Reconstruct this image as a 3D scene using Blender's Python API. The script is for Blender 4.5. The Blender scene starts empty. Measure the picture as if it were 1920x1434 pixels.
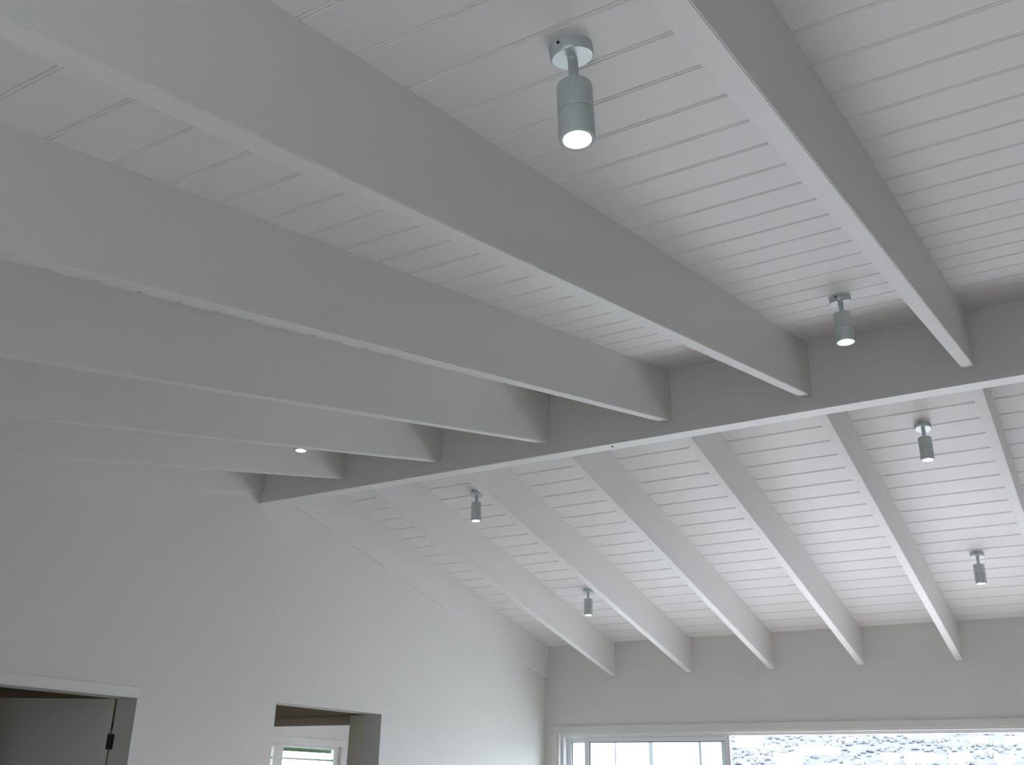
import bpy, bmesh, math, random
from mathutils import Vector, Matrix

random.seed(7)
S = bpy.context.scene
COL = S.collection
Z0 = 3.684                      # height of the ridge beam's underside above the floor

# ------------------------------------------------------------------ camera
CAM_POS = Vector((5.847, -5.626, Z0 - 2.134))
YAW, PITCH, ROLL = 0.5505, 0.3917, 0.0201
fw = Vector((-math.sin(YAW) * math.cos(PITCH), math.cos(YAW) * math.cos(PITCH), math.sin(PITCH)))
rt = fw.cross(Vector((0, 0, 1))).normalized()
up = rt.cross(fw)
r2 = math.cos(ROLL) * rt + math.sin(ROLL) * up
u2 = -math.sin(ROLL) * rt + math.cos(ROLL) * up
cam = bpy.data.cameras.new('camera')
cam.sensor_width = 36.0
cam.lens = 1857.19 / 1920 * 36.0
cam.clip_start = 0.02
cam.clip_end = 3000
cam_ob = bpy.data.objects.new('camera', cam)
COL.objects.link(cam_ob)
m = Matrix((r2, u2, -fw)).transposed().to_4x4()
m.translation = CAM_POS
cam_ob.matrix_world = m
S.camera = cam_ob

# ------------------------------------------------------------------ world, exposure
SKY = 8.8
world = bpy.data.worlds.new('overcast_sky')
S.world = world
world.use_nodes = True
wn, wl = world.node_tree.nodes, world.node_tree.links
wn.clear()
w_out = wn.new('ShaderNodeOutputWorld')
w_bg = wn.new('ShaderNodeBackground')
w_tc = wn.new('ShaderNodeTexCoord')
w_sep = wn.new('ShaderNodeSeparateXYZ')
w_ramp = wn.new('ShaderNodeValToRGB')
w_ramp.color_ramp.elements[0].position = 0.0
w_ramp.color_ramp.elements[0].color = (0.81, 0.865, 0.98, 1)
w_ramp.color_ramp.elements[1].position = 1.0
w_ramp.color_ramp.elements[1].color = (1.0, 1.04, 1.17, 1)
wl.new(w_tc.outputs['Generated'], w_sep.inputs[0])
wl.new(w_sep.outputs['Z'], w_ramp.inputs[0])
wl.new(w_ramp.outputs[0], w_bg.inputs[0])
w_bg.inputs[1].default_value = SKY
wl.new(w_bg.outputs[0], w_out.inputs[0])

S.view_settings.view_transform = 'Standard'
S.view_settings.look = 'None'
S.view_settings.gamma = 1.0
S.view_settings.use_curve_mapping = False
S.view_settings.exposure = 0.0
try:
    S.cycles.max_bounces = 16
    S.cycles.diffuse_bounces = 10
    S.cycles.transparent_max_bounces = 12
except Exception:
    pass


def portal(x0, x1, z0, z1, y, front=False):
    """sky sampling aid in the glazed opening of the back wall (adds no light)"""
    d = bpy.data.lights.new('window_portal', 'AREA')
    d.shape = 'RECTANGLE'
    d.size, d.size_y = x1 - x0, z1 - z0
    d.cycles.is_portal = True
    o = bpy.data.objects.new('window_portal', d)
    o.location = ((x0 + x1) / 2, y, (z0 + z1) / 2)
    o.rotation_euler = (-math.pi / 2, 0, 0)
    if front:
        o.rotation_euler = (math.pi / 2, 0, 0)
    COL.objects.link(o)


# ------------------------------------------------------------------ materials
def mat(name, col, rough=0.5, metal=0.0, bump=0.0, scale=60.0, vary=0.0, spec=0.5, stretch=(1, 1, 1)):
    M = bpy.data.materials.new(name)
    M.use_nodes = True
    n, l = M.node_tree.nodes, M.node_tree.links
    b = n['Principled BSDF']
    b.inputs['Base Color'].default_value = (*col, 1)
    b.inputs['Roughness'].default_value = rough
    b.inputs['Metallic'].default_value = metal
    b.inputs['Specular IOR Level'].default_value = spec
    if bump or vary:
        tc = n.new('ShaderNodeTexCoord')
        mp = n.new('ShaderNodeMapping')
        mp.inputs['Scale'].default_value = stretch
        ns = n.new('ShaderNodeTexNoise')
        ns.inputs['Scale'].default_value = scale
        ns.inputs['Detail'].default_value = 4
        l.new(tc.outputs['Object'], mp.inputs[0])
        l.new(mp.outputs[0], ns.inputs['Vector'])
        if bump:
            bp = n.new('ShaderNodeBump')
            bp.inputs['Strength'].default_value = bump
            bp.inputs['Distance'].default_value = 0.002
            l.new(ns.outputs[0], bp.inputs['Height'])
            l.new(bp.outputs[0], b.inputs['Normal'])
        if vary:
            rp = n.new('ShaderNodeValToRGB')
            rp.color_ramp.elements[0].position = 0.3
            rp.color_ramp.elements[1].position = 0.7
            rp.color_ramp.elements[0].color = (*[c * (1 - vary) for c in col], 1)
            rp.color_ramp.elements[1].color = (*[min(1, c * (1 + vary)) for c in col], 1)
            l.new(ns.outputs[0], rp.inputs[0])
            l.new(rp.outputs[0], b.inputs['Base Color'])
    return M


def emit(name, col, s):
    M = bpy.data.materials.new(name)
    M.use_nodes = True
    n, l = M.node_tree.nodes, M.node_tree.links
    n.clear()
    o = n.new('ShaderNodeOutputMaterial')
    e = n.new('ShaderNodeEmission')
    e.inputs[0].default_value = (*col, 1)
    e.inputs[1].default_value = s
    l.new(e.outputs[0], o.inputs[0])
    return M


def glass(name):
    M = bpy.data.materials.new(name)
    M.use_nodes = True
    n, l = M.node_tree.nodes, M.node_tree.links
    n.clear()
    o = n.new('ShaderNodeOutputMaterial')
    mx = n.new('ShaderNodeMixShader')
    lw = n.new('ShaderNodeLayerWeight')
    lw.inputs['Blend'].default_value = 0.5
    pw = n.new('ShaderNodeMath')
    pw.operation = 'POWER'
    pw.inputs[1].default_value = 5.0
    fr = n.new('ShaderNodeMath')
    fr.operation = 'MULTIPLY_ADD'
    fr.inputs[1].default_value = 0.9
    fr.inputs[2].default_value = 0.04
    l.new(lw.outputs['Facing'], pw.inputs[0])
    l.new(pw.outputs[0], fr.inputs[0])
    t = n.new('ShaderNodeBsdfTransparent')
    t.inputs[0].default_value = (0.93, 0.96, 0.95, 1)
    g = n.new('ShaderNodeBsdfGlossy')
    g.inputs['Roughness'].default_value = 0.02
    l.new(fr.outputs[0], mx.inputs[0])
    l.new(t.outputs[0], mx.inputs[1])
    l.new(g.outputs[0], mx.inputs[2])
    l.new(mx.outputs[0], o.inputs[0])
    return M


M_BEAM = mat('white_gloss_paint_on_timber', (0.70, 0.695, 0.685), 0.42, bump=0.05, scale=18, stretch=(4, 1, 4))
M_BOARD = mat('white_paint_on_lining_boards', (0.725, 0.712, 0.707), 0.45, bump=0.05, scale=14, stretch=(1, 6, 6))
M_WALL = mat('white_wall_plaster', (0.69, 0.685, 0.667), 0.7, bump=0.12, scale=140, vary=0.012)
M_TRIM = mat('white_trim_paint', (0.70, 0.695, 0.68), 0.4, bump=0.03, scale=40)
M_DOOR = mat('door_paint', (0.66, 0.65, 0.62), 0.45, bump=0.04, scale=30)
M_FLOOR = mat('oiled_timber_floor', (0.54, 0.49, 0.44), 0.4, bump=0.1, scale=6, vary=0.15, stretch=(1, 14, 1))
M_ALU = mat('powder_coated_aluminium', (0.74, 0.76, 0.78), 0.4, metal=0.1, bump=0.02, scale=200)
M_GASKET = mat('black_rubber_gasket', (0.02, 0.02, 0.02), 0.7, bump=0.05, scale=80)
M_LAMP = mat('silver_grey_powder_coat', (0.54, 0.59, 0.59), 0.4, metal=0.45, bump=0.04, scale=400)
M_RIM = mat('bright_reflector', (0.95, 0.93, 0.75), 0.25, metal=0.3, bump=0.02, scale=90)
M_DARK = mat('dark_recess', (0.01, 0.01, 0.01), 0.9, bump=0.02, scale=50)
M_HINGE = mat('dark_bronze_hinge', (0.09, 0.085, 0.075), 0.4, metal=0.7, bump=0.05, scale=120)
M_HALL = mat('hall_wall_paint', (0.72, 0.70, 0.62), 0.7, bump=0.1, scale=120, vary=0.01)
M_SOFFIT = mat('shade_toned_soffit', (0.15, 0.12, 0.075), 0.95, bump=0.1, scale=20, vary=0.08, spec=0.05, stretch=(1, 8, 1))  # shade of the passage ceiling put into the colour as dark brown
M_BLIND = mat('green_blind_fabric', (0.05, 0.095, 0.048), 0.8, bump=0.2, scale=200, vary=0.1)
M_LED = emit('lit_lamp_face', (1.0, 0.96, 0.82), 60.0)
M_GLASS = glass('clear_window_glass')
M_DECK = mat('pale_bounce_deck', (0.68, 0.665, 0.65), 0.7, bump=0.2, scale=10, vary=0.12, stretch=(1, 12, 1))  # kept pale to reflect daylight upward
M_GROUND = mat('valley_grass', (0.34, 0.35, 0.33), 0.9, bump=0.2, scale=0.3, vary=0.3)
M_HILL = mat('haze_tinted_scrub', (0.069, 0.079, 0.088), 0.95, bump=0.2, scale=0.05, vary=0.2)  # bluish aerial haze put into the colour
M_TREE = mat('haze_tinted_foliage', (0.165, 0.182, 0.188), 0.95, bump=0.2, scale=0.12, vary=0.2)  # foliage colour carries the same painted haze tint
M_HOUSEW = mat('pale_house_wall', (0.78, 0.77, 0.74), 0.8, bump=0.05, scale=3, vary=0.05)
M_ROOF = mat('pale_metal_roof', (0.55, 0.56, 0.58), 0.5, bump=0.1, scale=3, vary=0.08)
M_PANE = mat('dark_house_window', (0.26, 0.28, 0.31), 0.2, bump=0.01, scale=3)
M_CLAD = mat('white_cladding', (0.80, 0.80, 0.78), 0.7, bump=0.05, scale=8, vary=0.03)


# ------------------------------------------------------------------ helpers
def link(name, bm, material, parent=None, smooth=False, kind=None):
    me = bpy.data.meshes.new(name)
    bmesh.ops.recalc_face_normals(bm, faces=bm.faces[:])
    bm.to_mesh(me)
    bm.free()
    if smooth:
        for p in me.polygons:
            p.use_smooth = True
    me.materials.append(material)
    o = bpy.data.objects.new(name, me)
    COL.objects.link(o)
    if parent:
        o.parent = parent
    if kind:
        o['kind'] = kind
    return o


def tag(o, label=None, cat=None, group=None):
    if label:
        o['label'] = label
    if cat:
        o['category'] = cat
    if group:
        o['group'] = group
    return o


def empty(name, loc=(0, 0, 0), rot=(0, 0, 0)):
    o = bpy.data.objects.new(name, None)
    o.empty_display_size = 0.1
    COL.objects.link(o)
    o.location = loc
    o.rotation_euler = rot
    return o


def box(bm, a, b, bevel=0.0):
    vs = [bm.verts.new((x, y, z)) for x in (a[0], b[0]) for y in (a[1], b[1]) for z in (a[2], b[2])]
    fs = []
    for q in ((0, 1, 3, 2), (4, 6, 7, 5), (0, 4, 5, 1), (2, 3, 7, 6), (0, 2, 6, 4), (1, 5, 7, 3)):
        fs.append(bm.faces.new([vs[i] for i in q]))
    if bevel:
        es = list({e for f in fs for e in f.edges})
        bmesh.ops.bevel(bm, geom=es, offset=bevel, segments=2, affect='EDGES', profile=0.5)


def prism_x(bm, prof, x0, x1):
    """profile of (y, z) points extruded along x"""
    A = [bm.verts.new((x0, y, z)) for y, z in prof]
    B = [bm.verts.new((x1, y, z)) for y, z in prof]
    n = len(prof)
    bm.faces.new(A)
    bm.faces.new(B[::-1])
    for i in range(n):
        bm.faces.new((A[i], B[i], B[(i + 1) % n], A[(i + 1) % n]))


def lathe(bm, prof, seg=48, closed_top=True, closed_bottom=True, mtx=None):
    """profile of (radius, z) points turned about z"""
    rings = []
    for r, z in prof:
        rings.append([bm.verts.new((r * math.cos(2 * math.pi * k / seg), r * math.sin(2 * math.pi * k / seg), z)) for k in range(seg)])
    for a, b in zip(rings, rings[1:]):
        for k in range(seg):
            bm.faces.new((a[k], a[(k + 1) % seg], b[(k + 1) % seg], b[k]))
    if closed_bottom:
        bm.faces.new(rings[0])
    if closed_top:
        bm.faces.new(rings[-1][::-1])
    if mtx:
        bmesh.ops.transform(bm, matrix=mtx, verts=bm.verts[:])


def smooth_by_angle(o, deg=35):
    me = o.data
    for p in me.polygons:
        p.use_smooth = True
    bm = bmesh.new()
    bm.from_mesh(me)
    for e in bm.edges:
        if len(e.link_faces) == 2 and e.calc_face_angle(0) > math.radians(deg):
            e.smooth = False
    bm.to_mesh(me)
    bm.free()


# ------------------------------------------------------------------ roof geometry
W = 0.1152                         # ridge beam thickness
PN, PF = 0.2205, 0.225             # slopes
HR, HC = 0.0861, 0.4338            # near rafter underside / ceiling height at the ridge
HF, HCF = 0.1362, 0.4968           # the same on the far slope
YB, YN, XR = 4.7727, -6.9, 10.5     # back wall, near wall, right wall
SP, XA, TK = 0.9, 0.006, 0.063     # rafter spacing, first right face, thickness


def near_ceil(y):
    return Z0 + HC + PN * y


def far_ceil(y):
    return Z0 + HCF - PF * (y - W)


def roof(y):
    return near_ceil(y) if y < W / 2 else far_ceil(y)


# openings
DOOR_Y0, DOOR_Y1, DOOR_H = -2.02, -0.893, Z0 - 1.5795
OP_Y0, OP_Y1, OP_H = 0.4348, 1.7778, Z0 - 1.5113
WIN_X0, WIN_X1, WIN_H = 0.162, 7.8, Z0 - 1.508
WT = 0.20                          # gable wall thickness

# ------------------------------------------------------------------ floor and walls
bm = bmesh.new()
box(bm, (-5.2, YN - 0.2, -0.15), (XR + 0.2, YB + 0.25, 0.0))
link('floor', bm, M_FLOOR, kind='structure')

bm = bmesh.new()


def gable_piece(bm, x0, x1, y0, y1, zb):
    ys = [y0] + ([W / 2 - 1e-4, W / 2 + 1e-4] if y0 < W / 2 < y1 else []) + [y1]
    prof = [(y0, zb), (y1, zb)] + [(y, roof(y) + 0.015) for y in reversed(ys)]
    prism_x(bm, prof, x0, x1)


for a, b, z in ((YN - 0.2, DOOR_Y0, 0), (DOOR_Y0, DOOR_Y1, DOOR_H), (DOOR_Y1, OP_Y0, 0), (OP_Y0, OP_Y1, OP_H), (OP_Y1, YB + 0.2, 0)):
    gable_piece(bm, -WT, 0.0, a, b, z)
link('wall_left', bm, M_WALL, kind='structure')

bm = bmesh.new()
gable_piece(bm, XR, XR + 0.2, YN - 0.2, YB + 0.2, 0)
link('wall_right', bm, M_WALL, kind='structure')

bm = bmesh.new()
FX0, FX1, FH = 4.7, 6.6, 2.12  # unseen opening added to let daylight in from behind
box(bm, (0, YN - 0.2, 0), (FX0, YN, near_ceil(YN) + 0.01))
box(bm, (FX1, YN - 0.2, 0), (XR, YN, near_ceil(YN) + 0.01))
box(bm, (FX0, YN - 0.2, FH), (FX1, YN, near_ceil(YN) + 0.01))
link('wall_front', bm, M_WALL, kind='structure')

bm = bmesh.new()
zt = far_ceil(YB) + 0.01
box(bm, (0, YB, 0), (WIN_X0, YB + 0.2, zt))
box(bm, (WIN_X0, YB, WIN_H), (WIN_X1, YB + 0.2, zt))
box(bm, (WIN_X1, YB, 0), (XR, YB + 0.2, zt))
link('wall_back', bm, M_WALL, kind='structure')

# ------------------------------------------------------------------ ceilings: sheet plus lining boards
def slope_sheet(name, y0, y1, fn):
    bm = bmesh.new()
    t0, t1 = 0.022, 0.20
    prism_x(bm, [(y0, fn(y0) + t0), (y1, fn(y1) + t0), (y1, fn(y1) + t1), (y0, fn(y0) + t1)], -0.25, XR + 0.25)
    return link(name, bm, M_BOARD, kind='structure')


def board_mesh(s0, s1, flip):
    """one lining board: face at n = 0, bead and two V-grooves along its lower edge; s runs down the slope"""
    T = 0.0215
    G = 0.0065
    if s1 - s0 > 0.06:
        prof = [(s0, T), (s0, 0.001), (s0 + 0.001, 0.0), (s1 - 0.0195, 0.0), (s1 - 0.0165, G), (s1 - 0.0135, 0.001), (s1 - 0.0125, 0.0004),
                (s1 - 0.0065, 0.0004), (s1 - 0.0055, 0.001), (s1 - 0.0030, G), (s1 - 0.0002, G), (s1 - 0.0002, T)]
    else:
        prof = [(s0, T), (s0, 0.0), (s1 - 0.004, 0.0), (s1 - 0.0025, G), (s1 - 0.0002, G), (s1 - 0.0002, T)]
    return prof


def boards(ceil, y_start, sign, slope, h0, first, pitch, s_end):
    ca = 1 / math.sqrt(1 + slope * slope)
    sa = slope * ca
    edges = [0.0]
    s = first
    while s < s_end:
        edges.append(s)
        s += pitch
    edges.append(s_end)
    for a, b in zip(edges, edges[1:]):
        if b - a < 0.012:
            continue
        prof = []
        for s, n in board_mesh(a, b, sign < 0):
            # down-slope distance s, n = height above the face, measured square to the slope
            y = y_start + sign * (s * ca + n * sa)
            z = Z0 + h0 - s * sa + n * ca
            prof.append((y, z))
        bm = bmesh.new()
        prism_x(bm, prof, 0.0, XR)
        link('board', bm, M_BOARD, ceil)


ceil_near = slope_sheet('ceiling', YN - 0.2, W / 2, near_ceil)
boards(ceil_near, 0.0, -1, PN, HC, 0.0235, 0.2037, (-YN) * math.sqrt(1 + PN * PN))
ceil_far = slope_sheet('ceiling', W / 2, YB + 0.25, far_ceil)
boards(ceil_far, W, 1, PF, HCF, 0.189, 0.2031, (YB - W) * math.sqrt(1 + PF * PF))

# ------------------------------------------------------------------ ridge beam
HOLE = (3.155, 0.052)
bm = bmesh.new()
box(bm, (0.0, 0.0, Z0), (XR, W, Z0 + 0.47), 0.0)
bmesh.ops.bevel(bm, geom=[e for e in bm.edges if abs(e.verts[0].co.x - e.verts[1].co.x) > 1 and e.verts[0].co.z < Z0 + 0.1], offset=0.003, segments=2, affect='EDGES')
ridge = link('ridge_beam', bm, M_BEAM)
tag(ridge, 'long white ridge beam carrying both rows of rafters at the peak', 'beam')
bm = bmesh.new()
lathe(bm, [(0.0005, -0.0012), (0.009, -0.0012), (0.0105, -0.0003), (0.0105, 0.0004)], 16)
h = link('cable_hole', bm, M_DARK, ridge)
h.location = (HOLE[0], HOLE[1], Z0 - 0.0002)
h['label'] = 'small black hole in the underside'

# ------------------------------------------------------------------ rafters
NTH = ['against', 'first', 'second', 'third', 'fourth', 'fifth', 'sixth', 'seventh', 'eighth', 'ninth', 'tenth', 'eleventh']


def rafter_mesh(x0, x1, y0, y1, bot, top):
    bm = bmesh.new()
    prism_x(bm, [(y0, bot(y0)), (y1, bot(y1)), (y1, top(y1)), (y0, top(y0))], x0, x1)
    es = [e for e in bm.edges if abs(e.verts[0].co.y - e.verts[1].co.y) > 1 and all(v.co.z < top(v.co.y) - 0.1 for v in e.verts)]
    bmesh.ops.bevel(bm, geom=es, offset=0.003, segments=2, affect='EDGES')
    return bm


for i in range(12):
    xr = XA + SP * i
    xl = max(0.0, xr - TK)
    where = 'set tight against the gable wall' if i == 0 else '%s out from the gable wall' % NTH[i]
    bm = rafter_mesh(xl, xr + (0.022 if i == 0 else 0), YN, 0.0, lambda y: Z0 + HR + PN * y, near_ceil)
    tag(link('rafter', bm, M_BEAM), 'white rafter on the near slope, %s' % where, 'rafter', 'rafters of the near slope')
for i in range(12):
    xr = XA - 0.009 + SP * i if i else 0.034
    xl = max(0.0, xr - TK)
    where = 'set tight against the gable wall' if i == 0 else '%s out from the gable wall' % NTH[i]
    bm = rafter_mesh(xl, xr, W, YB, lambda y: Z0 + HF - PF * (y - W), far_ceil)
    tag(link('rafter', bm, M_BEAM), 'white rafter on the far slope above the glass doors, %s' % where, 'rafter', 'rafters of the far slope')

# ------------------------------------------------------------------ ceiling spotlights
def make_spot(name, tilt, drop=0.0):
    """canopy flush with the slope (tilt about x), stem and barrel hanging straight down"""
    root = empty(name)
    R = Matrix.Rotation(tilt, 4, 'X')
    bm = bmesh.new()
    lathe(bm, [(0.0005, -0.031), (0.0505, -0.031), (0.0532, -0.0285), (0.054, -0.026), (0.054, 0.0)], 56, mtx=R)
    canopy = link('canopy', bm, M_LAMP, root)
    smooth_by_angle(canopy)
    bm = bmesh.new()
    lathe(bm, [(0.0022, -0.001), (0.0036, 0.0), (0.0036, 0.003)], 14, mtx=R @ Matrix.Rotation(math.radians(-9), 4, 'Z') @ Matrix.Translation((0, -0.0535, -0.0095)) @ Matrix.Rotation(math.radians(-90), 4, 'X') @ Matrix.Scale(-1, 4, (0, 0, 1)))
    sc = link('grub_screw', bm, M_DARK, canopy)
    sc['label'] = 'tiny dark grub screw in the rim'
    # stem: a short collar square to the canopy, a knuckle, then a plumb rod
    bm = bmesh.new()
    lathe(bm, [(0.0110, -0.042), (0.0124, -0.040), (0.0124, -0.029)], 28, mtx=R)
    b2 = R @ Vector((0, 0, -0.040))
    vs0 = len(bm.verts)
    lathe(bm, [(0.0126, -0.101 - drop), (0.0126, b2.z + 0.002), (0.009, b2.z + 0.008)], 28)
    bm.verts.ensure_lookup_table()
    bmesh.ops.translate(bm, vec=(b2.x, b2.y, 0), verts=bm.verts[vs0:])
    stem = link('stem', bm, M_LAMP, root)
    smooth_by_angle(stem)
    ox, oy = b2.x, b2.y
    off = Matrix.Translation((ox, oy, -drop + 0.003))
    bm = bmesh.new()
    lathe(bm, [(0.0432, -0.1785), (0.0440, -0.1775), (0.0440, -0.101), (0.0428, -0.0975), (0.0395, -0.0955), (0.0005, -0.0955)], 64, mtx=off)
    smooth_by_angle(link('housing', bm, M_LAMP, root))
    bm = bmesh.new()
    lathe(bm, [(0.0005, -0.1798), (0.0422, -0.1798), (0.0422, -0.1784), (0.0005, -0.1784)], 64, mtx=off)
    o = link('seam_ring', bm, M_DARK, root)
    o['label'] = 'dark seam between the two halves of the barrel'
    bm = bmesh.new()
    lathe(bm, [(0.0430, -0.1797), (0.0440, -0.1807), (0.0440, -0.2545), (0.0432, -0.2560), (0.0345, -0.2560), (0.0332, -0.2545), (0.0332, -0.2340), (0.0005, -0.2330)], 64, closed_top=False, closed_bottom=False, mtx=off)
    front = link('front_barrel', bm, M_LAMP, root)
    smooth_by_angle(front)
    bm = bmesh.new()
    lathe(bm, [(0.0331, -0.2530), (0.0331, -0.2400), (0.0300, -0.2395)], 56, closed_top=False, closed_bottom=False, mtx=off)
    o = link('reflector_rim', bm, M_RIM, front)
    o['label'] = 'bright yellowish ring round the lamp face'
    bm = bmesh.new()
    lathe(bm, [(0.0005, -0.2425), (0.020, -0.2420), (0.027, -0.2408), (0.0312, -0.2396)], 48, closed_top=False, closed_bottom=False, mtx=off)
    o = link('lamp_face', bm, M_LED, front)
    o['label'] = 'glowing warm white lamp face'
    return root


def copy_tree(o, parent=None):
    c = o.copy()
    COL.objects.link(c)
    if parent:
        c.parent = parent
    for ch in list(o.children):
        copy_tree(ch, c)
    return c


A_N, A_F = math.atan(PN), -math.atan(PF)
near_spot = make_spot('ceiling_spotlight', A_N)
near_spot_long = make_spot('ceiling_spotlight', A_N, 0.024)
far_spot = make_spot('ceiling_spotlight', A_F)
SPOTS = [
    (near_spot_long, 4.936, -3.896, near_ceil, 2.5, 'large silver cylinder spotlight nearest the camera, high on the near slope'),
    (near_spot, 4.915, -0.935, near_ceil, 0.5, 'silver cylinder spotlight on the near slope just in front of the ridge beam'),
    (near_spot, 1.285, -0.925, near_ceil, 0.0, 'silver spotlight behind a near rafter, only its bright face peeping below'),
    (far_spot, 4.922, 1.268, far_ceil, 0.3, 'silver cylinder spotlight on the far slope right of centre, close behind the ridge'),
    (far_spot, 4.915, 3.345, far_ceil, -1.0, 'silver cylinder spotlight low on the far slope at the right, near the back wall'),
    (far_spot, 1.295, 1.255, far_ceil, 0.5, 'small silver spotlight on the far slope at left, just below the ridge'),
    (far_spot, 1.285, 3.365, far_ceil, 0.0, 'small silver spotlight on the far slope at left, low toward the glass doors'),
]
used = set()
for proto, x, y, fn, tx, label in SPOTS:
    o = proto if proto not in used else copy_tree(proto)
    used.add(proto)
    o.location = (x, y, fn(y))
    o.rotation_euler = (0, math.radians(-tx), 0)
    tag(o, label, 'ceiling light', 'cylinder spotlights between the rafters')

# ------------------------------------------------------------------ back wall glass doors
def bar(name, a, b, material, parent, bevel=0.002):
    bm = bmesh.new()
    box(bm, a, b, bevel)
    return link(name, bm, material, parent)


win = empty('window_1', (0, 0, 0))
win['kind'] = 'structure'
AW = 0.072
trim = empty('trim_1', (0, 0, 0))
trim['kind'] = 'structure'
bar('head_architrave', (WIN_X0 - AW, YB - 0.014, WIN_H), (WIN_X1 + AW, YB, WIN_H + AW), M_TRIM, trim, 0.003)
bar('side_architrave', (WIN_X0 - AW, YB - 0.014, 0), (WIN_X0, YB, WIN_H), M_TRIM, trim, 0.003)
bar('side_architrave', (WIN_X1, YB - 0.014, 0), (WIN_X1 + AW, YB, WIN_H), M_TRIM, trim, 0.003)
# timber liner round the opening
LN = 0.018
bar('head_liner', (WIN_X0, YB - 0.006, WIN_H - LN), (WIN_X1, YB + 0.2, WIN_H), M_TRIM, win, 0.002)
bar('side_liner', (WIN_X0, YB - 0.006, 0), (WIN_X0 + LN, YB + 0.2, WIN_H - LN), M_TRIM, win, 0.002)
bar('side_liner', (WIN_X1 - LN, YB - 0.006, 0), (WIN_X1, YB + 0.2, WIN_H - LN), M_TRIM, win, 0.002)
fx0, fx1, fz = WIN_X0 + LN, WIN_X1 - LN, WIN_H - LN
# aluminium outer frame: two tracks
FY0 = YB + 0.05
bar('head_frame', (fx0, FY0, fz - 0.030), (fx1, FY0 + 0.13, fz), M_ALU, win)
bar('frame_jamb', (fx0, FY0, 0.02), (fx0 + 0.036, FY0 + 0.13, fz - 0.030), M_ALU, win)
bar('frame_jamb', (fx1 - 0.036, FY0, 0.02), (fx1, FY0 + 0.13, fz - 0.030), M_ALU, win)
bar('sill_track', (fx0, FY0, 0.0), (fx1, FY0 + 0.13, 0.02), M_ALU, win)


def sash(name, x0, x1, y0, label=None):
    z0, z1 = 0.022, fz - 0.032
    st, rl, d = 0.055, 0.048, 0.042
    p = bar(name, (x0, y0, z0), (x0 + st, y0 + d, z1), M_ALU, win)
    bar('stile', (x1 - st, y0, z0), (x1, y0 + d, z1), M_ALU, p)
    bar('rail', (x0 + st, y0, z1 - rl), (x1 - st, y0 + d, z1), M_ALU, p)
    bar('rail', (x0 + st, y0, z0), (x1 - st, y0 + d, z0 + 0.09), M_ALU, p)
    bm = bmesh.new()
    g = 0.006
    ym = y0 + d / 2
    for a, b in (((x0 + st, ym - 0.008, z0 + 0.09), (x0 + st + g, ym + 0.008, z1 - rl)), ((x1 - st - g, ym - 0.008, z0 + 0.09), (x1 - st, ym + 0.008, z1 - rl)),
                 ((x0 + st + g, ym - 0.008, z1 - rl - g), (x1 - st - g, ym + 0.008, z1 - rl))):
        box(bm, a, b)
    link('gasket', bm, M_GASKET, p)
    bm = bmesh.new()
    box(bm, (x0 + st + g, ym - 0.003, z0 + 0.09), (x1 - st - g, ym + 0.003, z1 - rl - g))
    link('glass_pane', bm, M_GLASS, p)
    return p


sash('sliding_sash', 0.468, 2.150, FY0 + 0.012)
sash('fixed_sash', fx0 + 0.036, 2.09, FY0 + 0.074)
sash('fixed_sash', 5.6, fx1 - 0.036, FY0 + 0.074)
portal(WIN_X0, WIN_X1, 0, WIN_H, YB + 0.21)

# unseen glazing added behind the viewer to light the near half
w3 = empty('added_window_3')
w3['kind'] = 'structure'
bar('head_frame', (FX0, YN - 0.16, FH - 0.05), (FX1, YN - 0.04, FH), M_ALU, w3)
for a in (FX0, (FX0 + FX1) / 2 - 0.03, FX1 - 0.06):
    bar('stile', (a, YN - 0.12, 0.02), (a + 0.06, YN - 0.06, FH - 0.05), M_ALU, w3)
bar('sill_track', (FX0, YN - 0.16, 0.0), (FX1, YN - 0.04, 0.02), M_ALU, w3)
for a, b in ((FX0 + 0.06, (FX0 + FX1) / 2 - 0.03), ((FX0 + FX1) / 2 + 0.03, FX1 - 0.06)):
    bm = bmesh.new()
    box(bm, (a, YN - 0.093, 0.02), (b, YN - 0.087, FH - 0.05))
    link('glass_pane', bm, M_GLASS, w3)
portal(FX0, FX1, 0, FH, YN - 0.21, front=True)

# ------------------------------------------------------------------ doorway at the left of the gable wall
trim2 = empty('trim_2', (0, 0, 0))
trim2['kind'] = 'structure'
CW = 0.058
bar('head_casing', (0.0, DOOR_Y0 - CW, DOOR_H), (0.009, DOOR_Y1 + 0.0, DOOR_H + CW), M_TRIM, trim2, 0.002)
bar('side_casing', (0.0, DOOR_Y0 - CW, 0), (0.009, DOOR_Y0, DOOR_H), M_TRIM, trim2, 0.002)
LJ = 0.012
bar('jamb_lining', (-WT, DOOR_Y1 - LJ, 0), (0.006, DOOR_Y1, DOOR_H - LJ), M_TRIM, trim2, 0.0015)
bar('jamb_lining', (-WT, DOOR_Y0, 0), (0.006, DOOR_Y0 + LJ, DOOR_H - LJ), M_TRIM, trim2, 0.0015)
bar('head_lining', (-WT, DOOR_Y0, DOOR_H - LJ), (0.006, DOOR_Y1, DOOR_H), M_TRIM, trim2, 0.0015)

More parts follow.
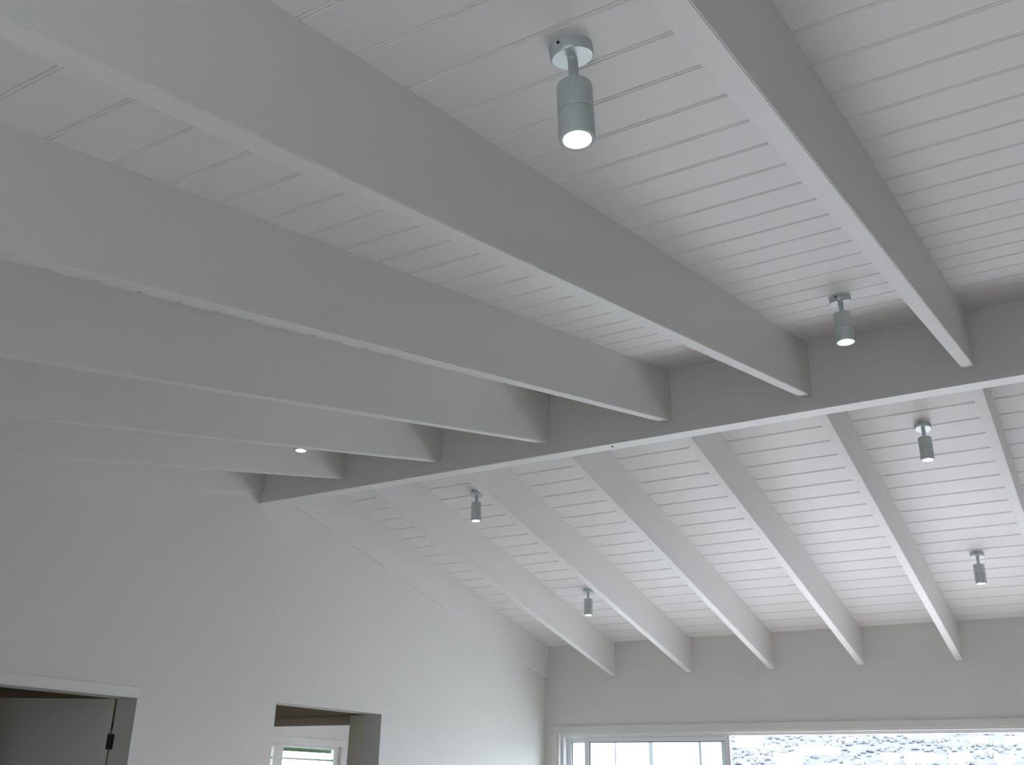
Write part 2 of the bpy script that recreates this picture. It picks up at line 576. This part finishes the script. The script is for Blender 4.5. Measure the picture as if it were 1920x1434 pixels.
PIV = (-WT - 0.004, DOOR_Y1 - LJ - 0.004)
leaf_w, leaf_t = 1.08, 0.036
leaf_h = DOOR_H - LJ - 0.003
door = empty('door_1', (PIV[0], PIV[1], 0.0), (0, 0, -math.radians(66)))
door['kind'] = 'structure'
bm = bmesh.new()
box(bm, (0.004, -leaf_w, 0.008), (0.004 + leaf_t, -0.004, leaf_h), 0.0015)
leaf = link('door_leaf', bm, M_DOOR, door)
for zc in (leaf_h - 0.275, 0.28, leaf_h / 2):
    bm = bmesh.new()
    box(bm, (0.005, -0.0045, zc - 0.05), (0.036, -0.0015, zc + 0.05), 0.0006)
    v0 = len(bm.verts)
    bm.verts.ensure_lookup_table()
    lathe(bm, [(0.0062, zc - 0.05), (0.0062, zc + 0.05)], 14)
    bm.verts.ensure_lookup_table()
    hp = link('hinge', bm, M_HINGE, door)
    hp['label'] = 'dark metal butt hinge'
    # the leaf of the hinge let into the jamb
    a = math.radians(66)
    bm = bmesh.new()
    box(bm, (0.002, -0.0002, zc - 0.05), (0.036, 0.0022, zc + 0.05), 0.0006)
    bmesh.ops.rotate(bm, cent=(0, 0, 0), matrix=Matrix.Rotation(a, 3, 'Z'), verts=bm.verts[:])
    link('hinge_plate', bm, M_HINGE, hp)
# lever handle on the leaf's free edge
bm = bmesh.new()
box(bm, (leaf_t + 0.004, -leaf_w + 0.05, 0.98), (leaf_t + 0.011, -leaf_w + 0.085, 1.06), 0.002)
box(bm, (leaf_t + 0.040, -leaf_w + 0.055, 1.01), (leaf_t + 0.052, -leaf_w + 0.18, 1.03), 0.004)
box(bm, (leaf_t + 0.010, -leaf_w + 0.058, 1.01), (leaf_t + 0.045, -leaf_w + 0.078, 1.03), 0.003)
link('door_handle', bm, M_HINGE, door)

# ------------------------------------------------------------------ passage seen through the openings
PX, PYE = -3.0, 2.95
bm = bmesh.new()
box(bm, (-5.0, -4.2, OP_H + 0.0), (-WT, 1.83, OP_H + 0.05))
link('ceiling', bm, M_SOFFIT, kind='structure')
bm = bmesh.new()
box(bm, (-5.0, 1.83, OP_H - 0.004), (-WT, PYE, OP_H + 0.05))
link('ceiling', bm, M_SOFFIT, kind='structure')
bm = bmesh.new()
box(bm, (-5.0, PYE - 0.1, OP_H + 0.05), (-WT, PYE, 3.0))
link('wall_bulkhead', bm, M_HALL, kind='structure')
bm = bmesh.new()
box(bm, (-0.361, OP_Y1, 0), (-WT, OP_Y1 + 0.1, OP_H - 0.004))
link('wall_passage', bm, M_HALL, kind='structure')
bm = bmesh.new()
box(bm, (-5.2, -4.3, 0), (-5.0, 2.95, OP_H + 0.05))
box(bm, (-5.0, -4.3, 0), (-WT, -4.2, OP_H + 0.05))
box(bm, (-5.0, 2.95, 0), (PX - 0.15, 3.05, OP_H + 0.05))
link('wall_hall', bm, M_HALL, kind='structure')
# end wall with a small window
WY0, WY1, WZ0, WZ1 = 3.30, 4.80, 0.95, Z0 - 1.645
bm = bmesh.new()
box(bm, (PX - 0.15, 2.95, 0), (PX, WY0, 3.0))
box(bm, (PX - 0.15, WY1, 0), (PX, 5.2, 3.0))
box(bm, (PX - 0.15, WY0, WZ1), (PX, WY1, 3.0))
box(bm, (PX - 0.15, WY0, 0), (PX, WY1, WZ0))
link('wall_end', bm, M_WALL, kind='structure')
bm = bmesh.new()
for a, b, c, d in ((PX - 0.15, -1.35, 0, 3.0), (-0.4, -WT, 0, 3.0), (-1.35, -0.4, 0, 0.9), (-1.35, -0.4, 2.1, 3.0)):  # unseen window opening added to light the end wall
    box(bm, (a, 5.2, c), (b, 5.3, d))
link('wall_side', bm, M_WALL, kind='structure')
bm = bmesh.new()
box(bm, (PX - 0.15, PYE, 3.0), (-WT, 5.3, 3.1))
link('ceiling', bm, M_WALL, kind='structure')
w2 = empty('window_2')
w2['kind'] = 'structure'
bar('head_casing', (PX, WY0 - 0.07, WZ1), (PX + 0.014, WY1 + 0.07, WZ1 + 0.075), M_TRIM, w2)
bar('side_casing', (PX, WY0 - 0.07, WZ0), (PX + 0.014, WY0, WZ1), M_TRIM, w2)
bar('side_casing', (PX, WY1, WZ0), (PX + 0.014, WY1 + 0.07, WZ1), M_TRIM, w2)
bar('sill', (PX - 0.15, WY0 - 0.07, WZ0 - 0.03), (PX + 0.05, WY1 + 0.07, WZ0), M_TRIM, w2)
sx = PX - 0.09
bar('frame_head', (sx, WY0, WZ1 - 0.036), (sx + 0.05, WY1, WZ1), M_TRIM, w2)
bar('stile', (sx, WY1 - 0.09, WZ0), (sx + 0.05, WY1, WZ1 - 0.036), M_TRIM, w2)
bar('stile', (sx, WY0, WZ0), (sx + 0.05, WY0 + 0.06, WZ1 - 0.036), M_TRIM, w2)
bar('mullion', (sx, 3.62, WZ0), (sx + 0.06, 3.775, WZ1 - 0.036), M_TRIM, w2)
for a, b in ((WY0 + 0.06, 3.62), (3.775, WY1 - 0.09)):
    bm = bmesh.new()
    box(bm, (sx + 0.02, a, WZ0), (sx + 0.026, b, WZ1 - 0.036))
    link('glass_pane', bm, M_GLASS, w2)
    bar('glazing_bar', (sx + 0.010, a, Z0 - 1.822), (sx + 0.036, b, Z0 - 1.800), M_LAMP, w2, 0.001)
bm = bmesh.new()
lathe(bm, [(0.0005, 3.30), (0.027, 3.30), (0.027, 4.85), (0.0005, 4.85)], 24)
bmesh.ops.rotate(bm, cent=(0, 0, 0), matrix=Matrix.Rotation(-math.pi / 2, 3, 'X'), verts=bm.verts[:])
bmesh.ops.translate(bm, vec=(PX - 0.20, 0, WZ1 - 0.052), verts=bm.verts[:])
bl = link('rolled_blind', bm, M_BLIND)
smooth_by_angle(bl)
tag(bl, 'green rolled-up blind across the top of the small far window', 'blind')

# ------------------------------------------------------------------ outside
bm = bmesh.new()
box(bm, (-1.0, YB + 0.2, -0.12), (XR + 3.2, YB + 3.6, -0.02))  # unseen deck put in to bounce daylight up to the ceiling
link('bounce_deck', bm, M_DECK, kind='structure')
bm = bmesh.new()
box(bm, (0.0, YN - 3.2, -0.12), (XR, YN - 0.2, -0.02))  # unseen deck added outside the front glazing, bouncing light in
link('bounce_deck', bm, M_DECK, kind='structure')
bm = bmesh.new()
box(bm, (-700, -300, -6.2), (700, 420, -6.0))
link('ground', bm, M_GROUND, kind='structure')


def hill_z(x, y):
    t = max(0.0, (y - 330) / 500)
    return -8 + 95 * t ** 1.15 + 5 * math.sin(x * 0.021 + y * 0.013) * t + 3 * math.sin(x * 0.06 - y * 0.03) * t


bm = bmesh.new()
NX, NY = 60, 36
grid = [[bm.verts.new((-420 + 620 * i / NX, 320 + 560 * j / NY, hill_z(-420 + 620 * i / NX, 320 + 560 * j / NY))) for i in range(NX + 1)] for j in range(NY + 1)]
for j in range(NY):
    for i in range(NX):
        bm.faces.new((grid[j][i], grid[j][i + 1], grid[j + 1][i + 1], grid[j + 1][i]))
link('hillside', bm, M_HILL, kind='structure', smooth=True)

def view_ray(px, py):
    d = fw + (px - 960) / 1857.19 * r2 - (py - 717) / 1857.19 * u2
    return d


HSPOTS = []


def house_on_hill(px, py, wpx, hpx, label, gable=True):
    d = view_ray(px, py)
    t = 300.0
    while t < 1200:
        P = CAM_POS + d * t
        if P.y > 330 and P.z <= hill_z(P.x, P.y):
            break
        t += 1.0
    P = CAM_POS + d * t
    wd, ht = wpx * t / 1857, max(hpx * t / 1857, 2.5)
    root = empty('house', (P.x, P.y, hill_z(P.x, P.y) - 0.5), (0, 0, 0.35))
    tag(root, label, 'house', 'white houses on the far hillside')
    bm = bmesh.new()
    box(bm, (-wd / 2, 0, 0), (wd / 2, 7, ht + 0.5))
    link('house_wall', bm, M_HOUSEW, root)
    bm = bmesh.new()
    rh = 1.6 if gable else 0.5
    prism_x(bm, [(-0.5, ht + 0.5), (7.5, ht + 0.5), (3.5, ht + 0.5 + rh)], -wd / 2 - .4, wd / 2 + .4)
    link('roof', bm, M_ROOF, root)
    HSPOTS.append((P.x, P.y, wd))
    for q in (-0.25, 0.22):
        bm = bmesh.new()
        box(bm, (q * wd - .7, -0.06, 1.6), (q * wd + .7, 0.05, 2.9))
        link('window', bm, M_PANE, root)
    return root


HOUSES = [
    (1838, 1392, 32, 10, 'flat-roofed white house high on the hillside, toward the right'),
    (1908, 1394, 28, 12, 'white house high on the hillside at the right edge of the view'),
    (1806, 1432, 36, 12, 'broad white house low on the hillside, below the flat-roofed one'),
    (1728, 1432, 50, 14, 'large white house low on the hillside, in the middle right of the view'),
    (1672, 1430, 30, 12, 'white house low on the hillside, left of the large one'),
    (1540, 1416, 70, 10, 'long white house halfway up the hillside, left of centre'),
    (1480, 1434, 50, 14, 'white house low on the hillside, below and left of the long one'),
    (1405, 1402, 50, 14, 'white house halfway up the hillside, beside the sliding sash'),
    (1890, 1434, 30, 10, 'small white house low on the hillside in the right corner'),
]
for i, (px, py, wp, hp_, lab) in enumerate(HOUSES):
    house_on_hill(px, py, wp, hp_, lab, gable=i not in (0, 1))

verts, faces = [], []
tb = bmesh.new()
bmesh.ops.create_icosphere(tb, subdivisions=1, radius=1)
bv = [v.co.copy() for v in tb.verts]
bf = [[v.index for v in f.verts] for f in tb.faces]
tb.free()
for k in range(4200):
    y = random.uniform(345, 640)
    x = random.uniform(-0.62, 0.10) * (y + 6) + 5
    r = random.uniform(0.6, 1.7)
    if any(abs(x - hx) < hw * 0.6 + 4.5 and -5 < y - hy < 13 for hx, hy, hw in HSPOTS):
        continue
    hz = hill_z(x, y)
    n0 = len(verts)
    sx_, sz_ = random.uniform(.8, 1.4), random.uniform(.7, 1.2)
    for v in bv:
        j = random.uniform(.8, 1.2)
        verts.append((x + v.x * r * sx_ * j, y + v.y * r * j, hz + r * .6 + v.z * r * sz_ * j))
    faces += [[i + n0 for i in f] for f in bf]
me = bpy.data.meshes.new('hillside_trees')
me.from_pydata(verts, [], faces)
me.materials.append(M_TREE)
o = bpy.data.objects.new('hillside_trees', me)
COL.objects.link(o)
o['kind'] = 'stuff'
tag(o, 'bluish haze-tinted trees and scrub covering the far hillside', 'trees')


M_STRIP = mat('grey_cover_strip', (0.085, 0.09, 0.095), 0.6, bump=0.05, scale=20)
M_STRIP2 = mat('pale_cover_strip', (0.135, 0.14, 0.138), 0.6, bump=0.05, scale=20)
STRIPS = ((-3.54, 0.02, M_STRIP2), (-2.78, 0.07, M_STRIP2), (-1.715, 0.035, M_STRIP))
# pale neighbouring building seen through the sliding sash
nb = empty('neighbour_building', (0, 0, 0))
tag(nb, 'white clad neighbouring building filling the view through the sliding sash', 'building')
bm = bmesh.new()
P4 = [(-7.5, 14.0), (-1.12, 14.0), (-3.3, 20.0), (-7.5, 20.0)]
lo = [bm.verts.new((x, y, -6.0)) for x, y in P4]
hi = [bm.verts.new((x, y, 5.0)) for x, y in P4]
bm.faces.new(lo)
bm.faces.new(hi)
for k in range(4):
    bm.faces.new((lo[k], lo[(k + 1) % 4], hi[(k + 1) % 4], hi[k]))
link('cladding', bm, M_CLAD, nb)
for xx, sw, mm in STRIPS:
    bar('cover_strip', (xx, 13.97, -6.0), (xx + sw, 14.0, 5.0), mm, nb, 0.0)
